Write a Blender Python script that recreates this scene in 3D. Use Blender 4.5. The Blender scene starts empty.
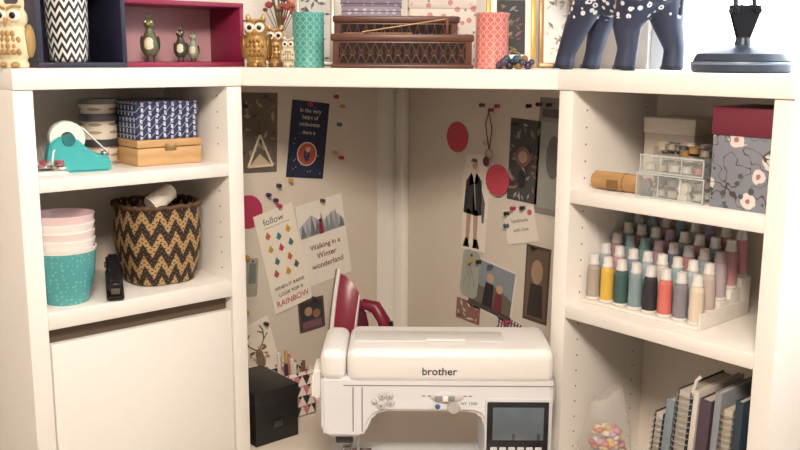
import bpy, bmesh, math, random
from math import sin,cos,pi,radians
from mathutils import Vector, Matrix, Euler
random.seed(7)
S=bpy.context.scene
S.view_settings.view_transform='Standard'
YAW=radians(-40.8)          # direction the corner diagonal faces
# ---------------------------------------------------------------- materials
def lin(h):
    h=h.lstrip('#'); c=[int(h[i:i+2],16)/255 for i in (0,2,4)]
    return [x/12.92 if x<=.04045 else ((x+.055)/1.055)**2.4 for x in c]+[1]
_M={}
def mat(h,rough=.5,metal=0,var=.06,alpha=1,trans=0,bump=0,scale=60,emit=0):
    k=(h,rough,metal,var,alpha,trans,bump,scale,emit)
    if k in _M: return _M[k]
    m=bpy.data.materials.new('m_'+h.lstrip('#')); m.use_nodes=True; nt=m.node_tree; b=nt.nodes['Principled BSDF']
    c=lin(h)
    tc=nt.nodes.new('ShaderNodeTexCoord'); n=nt.nodes.new('ShaderNodeTexNoise'); n.inputs['Scale'].default_value=scale
    nt.links.new(tc.outputs['Object'],n.inputs['Vector'])
    mx=nt.nodes.new('ShaderNodeMix'); mx.data_type='RGBA'
    mx.inputs[6].default_value=[x*(1-var) for x in c[:3]]+[1]; mx.inputs[7].default_value=[min(1,x*(1+var)) for x in c[:3]]+[1]
    nt.links.new(n.outputs['Fac'],mx.inputs[0]); nt.links.new(mx.outputs[2],b.inputs['Base Color'])
    b.inputs['Roughness'].default_value=rough; b.inputs['Metallic'].default_value=metal; b.inputs['Alpha'].default_value=alpha
    b.inputs['Transmission Weight'].default_value=trans
    if emit:
        b.inputs['Emission Color'].default_value=c; b.inputs['Emission Strength'].default_value=emit
    if bump:
        bp=nt.nodes.new('ShaderNodeBump'); bp.inputs['Strength'].default_value=bump; bp.inputs['Distance'].default_value=.002
        nt.links.new(n.outputs['Fac'],bp.inputs['Height']); nt.links.new(bp.outputs['Normal'],b.inputs['Normal'])
    _M[k]=m; return m
class V:
    nt=None
    def __init__(s,o): s.o=o
    def op(s,o,b=None,c=None):
        n=V.nt.nodes.new('ShaderNodeMath'); n.operation=o
        for i,q in enumerate((s,b,c)):
            if q is None: continue
            if isinstance(q,V): V.nt.links.new(q.o,n.inputs[i])
            else: n.inputs[i].default_value=q
        return V(n.outputs[0])
    def __add__(s,b): return s.op('ADD',b)
    def __sub__(s,b): return s.op('SUBTRACT',b)
    def __mul__(s,b): return s.op('MULTIPLY',b)
    def __gt__(s,b): return s.op('GREATER_THAN',b)
    def __lt__(s,b): return s.op('LESS_THAN',b)
    def fr(s): return s.op('FRACT')
    def tri(s): return s.op('PINGPONG',.5)
    def sin(s): return s.op('SINE')
    def abs(s): return s.op('ABSOLUTE')
    def mx(s,b): return s.op('MAXIMUM',b)
    def mn(s,b): return s.op('MINIMUM',b)
    def at(s,b): return s.op('ARCTAN2',b)
def vor(scale,rnd=1):
    n=V.nt.nodes.new('ShaderNodeTexVoronoi'); n.inputs['Scale'].default_value=scale; n.inputs['Randomness'].default_value=rnd
    V.nt.links.new(V.tc,n.inputs['Vector']); return V(n.outputs['Distance'])
def noi(scale,d=2):
    n=V.nt.nodes.new('ShaderNodeTexNoise'); n.inputs['Scale'].default_value=scale; n.inputs['Detail'].default_value=d
    V.nt.links.new(V.tc,n.inputs['Vector']); return V(n.outputs['Fac'])
def pat(name,base,layers,rough=.5,metal=0):
    m=bpy.data.materials.new('m_'+name); m.use_nodes=True; nt=m.node_tree; V.nt=nt; b=nt.nodes['Principled BSDF']
    tc=nt.nodes.new('ShaderNodeTexCoord'); V.tc=tc.outputs['Object']
    sp=nt.nodes.new('ShaderNodeSeparateXYZ'); nt.links.new(V.tc,sp.inputs[0]); x,y,z=[V(sp.outputs[i]) for i in range(3)]
    rgb=nt.nodes.new('ShaderNodeRGB'); rgb.outputs[0].default_value=lin(base); cur=rgb.outputs[0]
    for fn,col in layers:
        k=fn(x,y,z); mx=nt.nodes.new('ShaderNodeMix'); mx.data_type='RGBA'
        nt.links.new(k.o,mx.inputs[0]); nt.links.new(cur,mx.inputs[6]); mx.inputs[7].default_value=lin(col); cur=mx.outputs[2]
    nt.links.new(cur,b.inputs['Base Color']); b.inputs['Roughness'].default_value=rough; b.inputs['Metallic'].default_value=metal
    return m
# ---------------------------------------------------------------- geometry
def T(x=0,y=0,z=0): return Matrix.Translation((x,y,z))
def R(a,ax): return Matrix.Rotation(radians(a),4,ax)
def SC(x,y,z): return Matrix.Diagonal((x,y,z,1))
def bx(a,b,bev=.0015,seg=2):
    bm=bmesh.new(); bmesh.ops.create_cube(bm,size=1)
    for v in bm.verts: v.co=[a[i]+(v.co[i]+.5)*(b[i]-a[i]) for i in range(3)]
    bev=min(bev,.45*min(abs(b[i]-a[i]) for i in range(3)))
    if bev>0: bmesh.ops.bevel(bm,geom=bm.edges[:],offset=bev,segments=seg,affect='EDGES',profile=.5)
    return bm
def lathe(prof,seg=32,sq=1,sx=1,sy=1):
    bm=bmesh.new(); rings=[]
    for r,z in prof:
        if r<=1e-6: rings.append([bm.verts.new((0,0,z))]); continue
        ring=[]
        for i in range(seg):
            a=2*pi*i/seg; c,s_=cos(a),sin(a)
            if sq!=1: c=math.copysign(abs(c)**sq,c); s_=math.copysign(abs(s_)**sq,s_)
            ring.append(bm.verts.new((r*c*sx,r*s_*sy,z)))
        rings.append(ring)
    for A,B_ in zip(rings,rings[1:]):
        if len(A)==1 and len(B_)==1: continue
        for i in range(seg):
            j=(i+1)%seg
            if len(A)==1: bm.faces.new((A[0],B_[j],B_[i]))
            elif len(B_)==1: bm.faces.new((A[i],A[j],B_[0]))
            else: bm.faces.new((A[i],A[j],B_[j],B_[i]))
    bmesh.ops.recalc_face_normals(bm,faces=bm.faces[:]); return bm
def cyl(r,h,r2=None,bev=.001,seg=28):
    r2=r if r2 is None else r2
    return lathe([(0,0),(r-bev,0),(r,bev),(r2,h-bev),(r2-bev,h),(0,h)],seg)
def sph(r,c=(0,0,0),s=(1,1,1),seg=20):
    bm=bmesh.new(); bmesh.ops.create_uvsphere(bm,u_segments=seg,v_segments=max(8,seg//2),radius=r)
    bm.transform(T(*c)@SC(*s)); return bm
def tube(pts,rad,seg=8,close=False):
    bm=bmesh.new(); pts=[Vector(p) for p in pts]; n=len(pts)
    if not isinstance(rad,(list,tuple)): rad=[rad]*n
    up=None; rings=[]
    for i,p in enumerate(pts):
        if close: t=(pts[(i+1)%n]-pts[i-1])
        else: t=(pts[min(i+1,n-1)]-pts[max(i-1,0)])
        t.normalize()
        if up is None: up=t.orthogonal().normalized()
        up=(up-t*up.dot(t)).normalized(); w=t.cross(up)
        rings.append([bm.verts.new(p+rad[i]*(cos(2*pi*k/seg)*up+sin(2*pi*k/seg)*w)) for k in range(seg)])
    pr=list(zip(rings,rings[1:]))
    if close: pr.append((rings[-1],rings[0]))
    for A,B_ in pr:
        for k in range(seg): bm.faces.new((A[k],A[(k+1)%seg],B_[(k+1)%seg],B_[k]))
    if not close: bm.faces.new(rings[0][::-1]); bm.faces.new(rings[-1])
    bmesh.ops.recalc_face_normals(bm,faces=bm.faces[:]); return bm
def loft(rings):   # list of equal-length closed point rings, capped
    bm=bmesh.new(); vr=[[bm.verts.new(p) for p in r] for r in rings]; n=len(vr[0])
    for A,B_ in zip(vr,vr[1:]):
        for k in range(n): bm.faces.new((A[k],A[(k+1)%n],B_[(k+1)%n],B_[k]))
    bm.faces.new(vr[0][::-1]); bm.faces.new(vr[-1])
    bmesh.ops.recalc_face_normals(bm,faces=bm.faces[:]); return bm
def plate(pts,y0,th,bev=0):   # polygon in local xz, thickness along y
    bm=bmesh.new(); vs=[bm.verts.new((p[0],y0,p[1])) for p in pts]; f=bm.faces.new(vs)
    r=bmesh.ops.extrude_face_region(bm,geom=[f])
    for e in r['geom']:
        if isinstance(e,bmesh.types.BMVert): e.co.y+=th
    bmesh.ops.recalc_face_normals(bm,faces=bm.faces[:])
    if bev: bmesh.ops.bevel(bm,geom=bm.edges[:],offset=bev,segments=3,affect='EDGES')
    return bm
def slab(pts,z0,z1,bev=.0015):
    bm=bmesh.new(); f=bm.faces.new([bm.verts.new((p[0],p[1],z0)) for p in pts])
    r=bmesh.ops.extrude_face_region(bm,geom=[f])
    for e in r['geom']:
        if isinstance(e,bmesh.types.BMVert): e.co.z=z1
    bmesh.ops.recalc_face_normals(bm,faces=bm.faces[:])
    if bev: bmesh.ops.bevel(bm,geom=bm.edges[:],offset=bev,segments=2,affect='EDGES')
    return bm
def text(s_,size,align='CENTER',ext=0.0001,bold=0):
    cu=bpy.data.curves.new('t','FONT'); cu.body=s_; cu.size=size; cu.align_x=align; cu.align_y='CENTER'; cu.extrude=ext; cu.resolution_u=3; cu.offset=bold
    o=bpy.data.objects.new('t',cu); S.collection.objects.link(o)
    dg=bpy.context.evaluated_depsgraph_get(); me=bpy.data.meshes.new_from_object(o.evaluated_get(dg))
    bm=bmesh.new(); bm.from_mesh(me); bpy.data.objects.remove(o); bpy.data.curves.remove(cu); bpy.data.meshes.remove(me)
    bm.transform(R(90,'X')); return bm
def fuse(bms,vox=.003,sm=4):
    me=bpy.data.meshes.new('f'); a=bmesh.new()
    for b in bms:
        t=bpy.data.meshes.new('x'); b.to_mesh(t); a.from_mesh(t); bpy.data.meshes.remove(t)
    a.to_mesh(me); o=bpy.data.objects.new('f',me); S.collection.objects.link(o)
    r=o.modifiers.new('r','REMESH'); r.mode='VOXEL'; r.voxel_size=vox
    q=o.modifiers.new('s','SMOOTH'); q.iterations=sm; q.factor=.6
    dg=bpy.context.evaluated_depsgraph_get(); m2=bpy.data.meshes.new_from_object(o.evaluated_get(dg))
    bm=bmesh.new(); bm.from_mesh(m2); bpy.data.objects.remove(o); return bm
class B:
    def __init__(s,name,loc=(0,0,0),rz=0,rot=None):
        s.name=name; s.loc=loc; s.rot=rot or Euler((0,0,rz)); s.bm=bmesh.new(); s.mats=[]
    def add(s,bm,m,M=None,smooth=True):
        if M is not None: bm.transform(M)
        if isinstance(m,str): m=mat(m)
        if m not in s.mats: s.mats.append(m)
        i=s.mats.index(m)
        for f in bm.faces: f.material_index=i; f.smooth=smooth
        t=bpy.data.meshes.new('x'); bm.to_mesh(t); s.bm.from_mesh(t); bpy.data.meshes.remove(t); bm.free(); return s
    def done(s,ang=35):
        me=bpy.data.meshes.new(s.name); s.bm.to_mesh(me)
        for m in s.mats: me.materials.append(m)
        me.set_sharp_from_angle(angle=radians(ang))
        o=bpy.data.objects.new(s.name,me); S.collection.objects.link(o); o.location=s.loc; o.rotation_euler=s.rot; return o
# ---------------------------------------------------------------- camera
cam=bpy.data.cameras.new('camera'); co=bpy.data.objects.new('camera',cam); S.collection.objects.link(co)
cam.lens=41.0; cam.sensor_width=36; cam.clip_start=.02
co.rotation_mode='XYZ'
co.matrix_world=T(0,0,1.635)@Matrix.Rotation(YAW,4,'Z')@R(90-10.6,'X')@R(.35,'Z')
S.camera=co
# ---------------------------------------------------------------- room
WALL=mat('#ebe7e0',.8,bump=.15,scale=200,var=.02)
WHITE=mat('#f0ece6',.42,var=.012)
BACK=mat('#ded4c7',.6,var=.02)
TOP=1.608
def single(name,bm,m,loc=(0,0,0),rz=0): return B(name,loc,rz).add(bm,m).done()
single('floor',bx((-1.6,-1.6,-.05),(1.7,1.94,0),0),pat('floor','#8a6242',[(lambda x,y,z:((x*8).fr()<.03),'#4c3321'),(lambda x,y,z:noi(14,6)*.5,'#a57c55')],.4))
single('ceiling',bx((-1.6,-1.6,2.5),(1.7,1.94,2.55),0),WALL)
single('wall_left',bx((-1.6,1.88,0),(1.70,1.94,2.5),0),WALL)
w=B('wall_right'); y0,y1,z0,z1=-.25,1.12,1.35,2.3
w.add(bx((1.64,-1.6,0),(1.70,1.88,z0),0),WALL); w.add(bx((1.64,-1.6,z1),(1.70,1.88,2.5),0),WALL)
w.add(bx((1.64,y1,z0),(1.70,1.88,z1),0),WALL); w.add(bx((1.64,-1.6,z0),(1.70,y0,z1),0),WALL); w.done()
single('wall_front',bx((-1.66,-1.66,0),(1.7,-1.6,2.5),0),WALL)
single('wall_side',bx((-1.66,-1.6,0),(-1.6,1.94,2.5),0),WALL)
w=B('window_1'); FR=mat('#e4ebf0',.4,var=.01)
for a,b in (((y0,z0),(y1,z0+.05)),((y0,z1-.05),(y1,z1)),((y0,z0),(y0+.05,z1)),((y1-.04,z0),(y1,z1)),((.60,z0),(.64,z1)),((.1,z0),(.14,z1)),((y0,1.95),(y1,1.98))):
    w.add(bx((1.65,a[0],a[1]),(1.69,b[0],b[1]),.003),FR)
w.done()
single('baseboard_left',bx((-1.6,1.865,0),(.51,1.88,.09),.002),WHITE)
# ---------------------------------------------------------------- shelving
u=B('shelf_unit')
HOLE_SHADE=mat('#6a5a4c',.9)
u.add(bx((.514,1.592,0),(.548,1.872,1.572)),WHITE).add(bx((.922,1.592,0),(.9555,1.872,1.572)),WHITE)
u.add(bx((.548,1.862,0),(.922,1.872,1.572),0),BACK)
u.add(bx((.514,1.588,1.572),(.9555,1.878,TOP)),WHITE)
u.add(bx((.548,1.592,1.394),(.922,1.862,1.418)),WHITE).add(bx((.548,1.592,1.146),(.922,1.862,1.178)),WHITE).add(bx((.548,1.6,.06),(.922,1.862,.08)),WHITE)
u.add(bx((.551,1.593,.10),(.919,1.611,1.118),.002),WHITE).add(bx((.548,1.62,.08),(.922,1.63,1.146),0),HOLE_SHADE)  # dark sheet behind the door; its colour stands in for shade in the gap
for z in [1.2+.032*i for i in range(12)]:
    if abs(z-1.406)<.02: continue
    for yy in (1.63,1.83): u.add(cyl(.0018,.0006,bev=.0001,seg=10),HOLE_SHADE,T(.9217,yy,z)@R(-90,'Y'))
u.done()
u=B('shelf_unit')
u.add(bx((1.348,1.0745,0),(1.628,1.108,1.572)),WHITE).add(bx((1.348,.655,0),(1.628,.689,1.572)),WHITE)
u.add(bx((1.618,.689,0),(1.628,1.0745,1.572),0),BACK)
u.add(bx((1.344,.655,1.572),(1.636,1.108,TOP)),WHITE)
for a,b in ((1.362,1.388),(1.138,1.164),(.775,.8),(.4,.425),(.06,.08)): u.add(bx((1.348,.689,a),(1.618,1.0745,b)),WHITE)
for z in [.83+.032*i for i in range(23)]:
    if abs(z-1.375)<.02 or abs(z-1.151)<.02: continue
    for xx in (1.39,1.58): u.add(cyl(.0018,.0006,bev=.0001,seg=10),HOLE_SHADE,T(xx,1.0743,z)@R(90,'X'))
u.done()
c=B('corner_desk')
c.add(slab([(.957,1.592),(.957,1.876),(1.636,1.876),(1.636,1.109),(1.344,1.109)],1.572,TOP),WHITE)
DESK=mat('#e6dccd',.4,var=.02)
c.add(slab([(.957,1.588),(.957,1.862),(1.615,1.862),(1.615,1.11),(1.346,1.11),(1.119,.843),(.727,1.327)],.77,.80,.002),DESK)
for p in ((1.1,.93),(.80,1.33)): c.add(bx((p[0]-.02,p[1]-.02,0),(p[0]+.02,p[1]+.02,.77)),WHITE)
c.add(bx((1.60,1.845,.0),(1.636,1.876,1.572),.001),WHITE)
c.done()
single('pinboard',bx((.957,1.865,.802),(1.528,1.876,1.571),.001),BACK)
single('pinboard',bx((1.62,1.11,.802),(1.634,1.842,1.571),.001),BACK)
# ---------------------------------------------------------------- flat things on the boards
def card(name,side,h,z,w,hh,ang=0,col='#ffffff',art=(),rnd=0,th=.0008,m=None,off=0):
    if side=='L': loc=(h,1.8635-off,z); rz=0
    else: loc=(1.6185-off,h,z); rz=-pi/2
    rot=(Matrix.Rotation(rz,3,'Z')@Matrix.Rotation(radians(-ang),3,'Y')).to_euler()
    o=B(name,loc,rot=rot); a,b=w/2,hh/2
    if rnd:
        pts=[]
        for cx,cz,s0 in ((a-rnd,b-rnd,0),(-a+rnd,b-rnd,90),(-a+rnd,-b+rnd,180),(a-rnd,-b+rnd,270)):
            for k in range(6): t=radians(s0+18*k); pts.append((cx+rnd*cos(t),cz+rnd*sin(t)))
    else: pts=[(-a,-b),(a,-b),(a,b),(-a,b)]
    o.add(plate(pts,0,th),m or mat(col,.6,var=.03))
    y=-.0003
    for e in art:
        k=e[0]; y-=.00015
        if k=='r': _,x,zz,ww,h2,cc=e; o.add(plate([(x-ww/2,zz-h2/2),(x+ww/2,zz-h2/2),(x+ww/2,zz+h2/2),(x-ww/2,zz+h2/2)],y,.0002),mat(cc,.6))
        elif k=='c': _,x,zz,r,cc=e; o.add(plate([(x+r*cos(q*pi/10),zz+r*sin(q*pi/10)) for q in range(20)],y,.0002),mat(cc,.6))
        elif k=='e': _,x,zz,r,r2,cc=e; o.add(plate([(x+r*cos(q*pi/10),zz+r2*sin(q*pi/10)) for q in range(20)],y,.0002),mat(cc,.6))
        elif k=='p': _,pp,cc=e; o.add(plate(pp,y,.0002),mat(cc,.6))
        elif k=='l': _,pp,ww,cc=e; o.add(tube([(p[0],y,p[1]) for p in pp],ww/2,5),mat(cc,.6))
        elif k=='t': _,x,zz,sz,ss,cc=e; o.add(text(ss,sz),mat(cc,.6),T(x,y,zz))
    return o.done()
def leafy(cols,w,h,n,sz,seed):
    r=random.Random(seed); out=[]
    for i in range(n):
        x=r.uniform(-.45,.45)*w; z=r.uniform(-.45,.45)*h; a=r.uniform(0,pi); c_=r.choice(cols); L=sz*r.uniform(.6,1.2)
        d=(cos(a)*L,sin(a)*L); nn=(-sin(a)*L*.35,cos(a)*L*.35)
        x=max(-w/2+L,min(w/2-L,x)); z=max(-h/2+L,min(h/2-L,z))
        out.append(('p',[(x-d[0],z-d[1]),(x+nn[0],z+nn[1]),(x+d[0],z+d[1]),(x-nn[0],z-nn[1])],c_))
    return out
card('floral_card','L',1.155,1.45,.12,.19,-2,'#6b6258',leafy(['#9c8f7c','#4d4c44','#8a6d62','#a99f8b'],.12,.19,40,.012,1))
t=B('triangle_hanger',(1.163,1.859,1.40))
for a,b in (((-.034,-.03),(.034,-.03)),((-.034,-.03),(0,.045)),((.034,-.03),(0,.045))): t.add(tube([(a[0],0,a[1]),(b[0],0,b[1])],.003),mat('#e6d9c2'))
t.add(plate([(-.03,-.028),(.03,-.028),(0,.0)],0.001,.001),mat('#c9b79c')); t.add(tube([(0,0,.045),(0,0,.08)],.0006),'#333333'); t.done()
card('navy_postcard','L',1.305,1.425,.112,.19,-7,'#252e4b',[('c',0,-.035,.030,'#e9ddd0'),('c',0,-.035,.027,'#c5604e'),('e',0,-.037,.009,.017,'#3a3f5c'),('c',.002,-.024,.007,'#e8c5aa'),
  ('t',0,.072,.015,'in the very','#e6dccc'),('t',0,.055,.015,'heart of','#e6dccc'),('t',0,.038,.015,'midwinter','#e6dccc'),('t',0,.018,.013,'there is','#e6dccc')]+[('c',random.uniform(-.045,.045),random.uniform(-.09,.09),.0012,'#e6dccc') for i in range(22)])
card('magenta_disc','L',1.128,1.262,.082,.082,0,'#b8385e',rnd=.0409,th=.001)
bn=[('t',-.005,.105,.024,'follow','#5c6670'),('l',[(-.035,.09),(.04,.09)],.001,'#5c6670')]
for i,(xx,zz,cc) in enumerate([(-.03,.07,'#c7704e'),(0,.06,'#4a7f86'),(.03,.07,'#d3a13e'),(-.03,.035,'#d3a13e'),(.0,.03,'#b84f5e'),(.03,.035,'#4a7f86'),(-.02,0,'#4a7f86'),(.018,.0,'#c7704e'),(-.03,-.03,'#b84f5e'),(.005,-.035,'#d3a13e'),(.032,-.025,'#5c6670')]):
    bn.append(('p',[(xx,zz+.012),(xx+.008,zz-.002),(xx,zz-.01),(xx-.008,zz-.002)],cc))
bn+=[('t',0,-.068,.0125,'WHEN IT RAINS','#4b4b52'),('t',0,-.086,.0125,'LOOK FOR A','#4b4b52'),('t',0,-.108,.021,'RAINBOW','#b84f5e')]
card('rainbow_banner','L',1.225,1.135,.115,.26,13,'#f5eee0',bn,off=.003)
wl=[('p',[(-.07,.02),(.07,.02),(.07,.04),(.04,.07),(.0,.05),(-.03,.075),(-.07,.05)],'#b9bdc2')]
for i in range(9):
    xx=-.06+.015*i; hh=random.uniform(.03,.055); wl.append(('p',[(xx-.009,.022),(xx+.009,.022),(xx,.022+hh)],random.choice(['#8b9296','#9aa2a8','#747a7e'])))
wl+=[('p',[(-.012,.02),(.002,.02),(.0,.05),(-.01,.05)],'#8c2f36'),('c',-.005,.055,.005,'#3a3030'),('t',0,-.01,.019,'Walking in a','#7b2d35'),('t',0,-.035,.021,'Winter','#7b2d35'),('t',0,-.06,.021,'wonderland','#7b2d35')]
card('winter_postcard','L',1.352,1.165,.145,.215,9,'#f0ebe3',wl)
card('photo_card','L',1.31,.975,.08,.085,4,'#5a504a',[('r',0,0,.07,.072,'#39363a'),('c',-.01,.01,.012,'#b08d74'),('c',.015,.0,.012,'#8d6a58'),('r',0,-.025,.06,.02,'#7a5560')],rnd=.004,th=.001)
card('paper_tag','L',1.135,1.10,.032,.095,-4,'#a8a596',[('r',0,.01,.02,.05,'#77807a'),('c',0,.04,.003,'#3a3a3a')],rnd=.006)
dr=[('e',0,-.02,.013,.022,'#8c6f58'),('p',[(-.012,-.005),(.012,-.005),(.006,.012),(-.006,.012)],'#8c6f58'),('e',-.017,.008,.008,.004,'#8c6f58'),('e',.017,.008,.008,.004,'#8c6f58')]
for s_ in (-1,1):
    dr+=[('l',[(s_*.006,.012),(s_*.022,.03),(s_*.026,.055),(s_*.02,.07)],.003,'#6b5140'),('l',[(s_*.022,.03),(s_*.036,.042)],.0025,'#6b5140'),('l',[(s_*.026,.045),(s_*.012,.058)],.0025,'#6b5140')]
dr+=leafy(['#7d8a6a','#b07a66','#c9a58c'],.06,.05,12,.008,4)
card('deer_card','L',1.148,.905,.10,.165,15,'#f4ecdc',dr,off=.002)
# right board
card('coral_disc','R',1.655,1.430,.078,.078,0,'#c4485a',rnd=.0389,th=.001)
card('coral_disc','R',1.505,1.337,.078,.078,0,'#c4485a',rnd=.0389,th=.001,off=.009)
card('dark_floral_card','R',1.427,1.39,.10,.195,-2,'#4b4a4c',leafy(['#7e8a86','#a9a39a','#5f6f76','#9a6f63'],.10,.195,46,.011,2)+[('c',0,.01,.024,'#7f5b5a'),('c',0,.01,.014,'#b79a86'),('e',0,-.04,.012,.02,'#2c2c30')])
card('grey_card','R',1.34,1.405,.10,.27,-2,'#8f8a82',[('r',0,-.02,.085,.2,'#9fa09a'),('e',0,0,.022,.05,'#6d6c6c'),('r',0,.1,.08,.02,'#5a5854')])
card('white_tag','R',1.432,1.235,.10,.085,14,'#f0e8dc',[('t',0,.012,.013,'handmade','#7c6a66'),('t',0,-.01,.013,'with love','#7c6a66'),('c',.035,.028,.007,'#c4657d')],off=.002)
card('grey_tag','R',1.598,1.085,.062,.125,-6,'#a5aaa0',[('l',[(-.02,-.03),(0,.02),(.02,-.03)],.001,'#7a8078'),('l',[(0,-.04),(0,.035)],.001,'#7a8078'),('l',[(-.012,.01),(0,-.01),(.012,.01)],.001,'#7a8078'),('c',0,.05,.004,'#4a4a44')],rnd=.018,off=.002)
card('family_photo','R',1.525,1.06,.155,.135,-8,'#e6e0d8',[('r',0,0,.145,.125,'#8d97a0'),('p',[(-.072,-.06),(.072,-.06),(.072,-.01),(.02,.01),(-.03,-.005),(-.072,.005)],'#6e6a5c'),
   ('p',[(-.025,-.06),(.012,-.06),(.008,.012),(-.02,.012)],'#2b2a33'),('c',-.006,.026,.012,'#caa58d'),('p',[(.012,-.06),(.045,-.06),(.04,-.005),(.018,-.005)],'#7a3340'),('c',.029,.008,.011,'#caa58d'),('r',0,-.055,.14,.012,'#4c4b45')])
card('floral_note','R',1.605,.985,.085,.055,-3,'#8a6b62',leafy(['#d7c8b8','#b5525f','#4d5c55'],.085,.055,22,.009,5))
card('patterned_note','R',1.46,.975,.085,.05,-12,'#e0dcd6',[('r',-.035+.01*i,0,.004,.046,'#3a4258') for i in range(8)]+[('r',0,-.015+.015*i,.08,.003,'#a4485c') for i in range(3)])
card('dark_photo','R',1.378,1.10,.075,.185,-2,'#55493f',[('r',0,.0,.065,.17,'#6f5d4f'),('e',0,.03,.018,.03,'#a88e76'),('p',[(-.025,-.08),(.025,-.08),(.018,.0),(-.018,.0)],'#3b3532')])
f=B('fashion_sketch',(1.6172,1.588,1.272),rz=-pi/2)
f.add(plate([(-.045,-.125),(.04,-.125),(.045,-.02),(.05,.08),(.03,.122),(-.03,.118),(-.045,.05),(-.04,0)],0,.0008),mat('#ece4d8',.7))
for e,cc in (([(-.03,-.115),(-.018,-.115),(-.010,-.02),(-.026,-.02)],'#b99c88'),([(-.002,-.115),(.01,-.115),(.014,-.02),(-.002,-.02)],'#b99c88'),([(-.038,-.03),(.006,-.035),(-.004,.06),(-.012,.075),(-.03,.05)],'#2a2b30'),([(.006,-.035),(.026,-.03),(.024,.055),(.006,.075),(.0,.06)],'#2a2b30'),([(-.02,.04),(.014,.05),(.012,.085),(-.012,.08)],'#e9e3dc'),([(-.038,-.118),(-.016,-.118),(-.02,-.095),(-.03,-.095)],'#1f2024'),([(-.004,-.118),(.02,-.118),(.012,-.095),(.0,-.095)],'#1f2024'),([(.022,.04),(.037,.0),(.033,-.05),(.027,-.05),(.022,.0)],'#6a6470'),([(-.006,-.03),(.006,-.03),(.003,.05),(-.003,.05)],'#d9d2ca')):
    f.add(plate(e,-.0008,.0006),mat(cc,.6))
f.add(plate([(.0+.009*cos(q*pi/8),.094+.012*sin(q*pi/8)) for q in range(16)],-.0009,.0006),'#c9a288'); f.add(plate([(-.002+.011*cos(q*pi/8),.101+.009*sin(q*pi/8)) for q in range(9)],-.0014,.0006),'#6b5040')
f.done()
k=B('hanging_keyring',(1.606,1.535,1.50),rz=-pi/2)
k.add(tube([(0,0,0),(-.01,0,-.03),(-.004,0,-.06),(.004,0,-.09)],.0015),'#8e3246'); k.add(tube([(0,0,0),(.012,0,-.04),(.004,0,-.09)],.0012),'#2c2c34')
k.add(tube([(.004+.012*cos(q*pi/6),0,-.102+.012*sin(q*pi/6)) for q in range(12)],.0015,6,True),mat('#9a958c',.3,.9))
k.add(sph(.010,(-.004,-.002,-.12),(1,.5,1.2)),'#6a2434'); k.add(sph(.006,(-.008,-.002,-.075)),'#d0b8a0'); k.done()
pins=B('push_pins')
def pin(side,h,z,cc,r=.0055):
    M=T(h,1.8575 if (1.15<h<1.31 and z<1.27 and z>1.0) else 1.862,z)@R(90,'X') if side=='L' else T(1.617,h,z)@R(-90,'Y')
    pins.add(lathe([(0,0),(.0008,0),(.0008,.004),(r*.9,.004),(r*.5,.006),(r*.45,.010),(r,.013),(r*.9,.0155),(0,.0165)],12),mat(cc,.3),M)
for a in [(1.18,1.535,'#6c2f4c'),(1.12,1.515,'#34304a'),(1.305,1.513,'#b4385a'),(1.385,1.53,'#b5405e'),(1.405,1.505,'#c9a15a'),(1.395,1.46,'#3f7f80'),(1.38,1.39,'#c9a15a'),(1.40,1.375,'#b4385a'),(1.1,1.30,'#34304a'),(1.21,1.27,'#b4385a'),(1.34,1.27,'#6c2f4c'),(1.10,1.19,'#3f7f80'),(1.115,1.155,'#cfa13a'),(1.31,1.02,'#333333'),(1.09,1.07,'#6c2f4c'),(1.11,1.02,'#cfa13a'),(1.165,.98,'#333333'),(1.245,1.33,'#c9a15a'),(1.18,1.30,'#3d3552'),(1.21,1.32,'#3d3552'),(1.20,1.285,'#5c2f4c')]: pin('L',*a)
for a in [(1.53,1.505,'#8e3246'),(1.56,1.515,'#333344'),(1.51,1.515,'#b4385a'),(1.455,1.475,'#333344'),(1.41,1.52,'#22222a'),(1.38,1.525,'#22222a'),(1.35,1.525,'#22222a'),(1.45,1.275,'#b4385a'),(1.42,1.28,'#24242c'),(1.47,1.26,'#24242c'),(1.59,1.12,'#b89a50'),(1.52,1.12,'#3f5f80'),(1.56,1.125,'#22222a'),(1.38,1.19,'#22222a'),(1.47,1.23,'#3f5f80'),(1.46,.99,'#b4385a')]: pin('R',*a)
pins.done()
# ---------------------------------------------------------------- things on the left shelves
Z1,Z2=1.4185,1.1785
t=B('tape_dispenser',(.648,1.668,Z1),rz=radians(-12)); TE=mat('#45aeb0',.35)
t.add(plate([(-.055,0),(.055,0),(.056,.022),(.050,.028),(.032,.030),(.014,.044),(-.003,.062),(-.03,.068),(-.05,.056),(-.057,.02)],-.024,.048,.004),TE)
t.add(lathe([(.012,-.014),(.031,-.014),(.031,.014),(.012,.014),(.012,-.014)],36),mat('#f1ede4',.5),T(-.018,0,.062)@R(90,'X'))
t.add(cyl(.012,.052),mat('#1f6f74'),T(-.018,.026,.060)@R(90,'X')); t.add(bx((.044,-.014,.027),(.056,.014,.034),.001),mat('#c0c0c0',.25,.9)); t.add(plate([(.008,.080),(.052,.034),(.053,.035),(.010,.0815)],-.012,.024),mat('#f6f3ec',.4)); t.done()
j=B('lace_ribbon_reel',(.727,1.755,Z1)); LACE=pat('lace','#d9cfbf',[(lambda x,y,z:(((y.at(x)*5).sin()*.5+(z*420).sin())>.75),'#a3907a')],.8)
j.add(lathe([(0,0),(.036,0),(.037,.003),(.033,.006),(.034,.03),(.031,.034),(.034,.038),(.034,.075),(.031,.08),(.033,.085),(.033,.11),(.036,.113),(.036,.118),(.024,.12),(.022,.128),(0,.128)],36),LACE)
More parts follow.
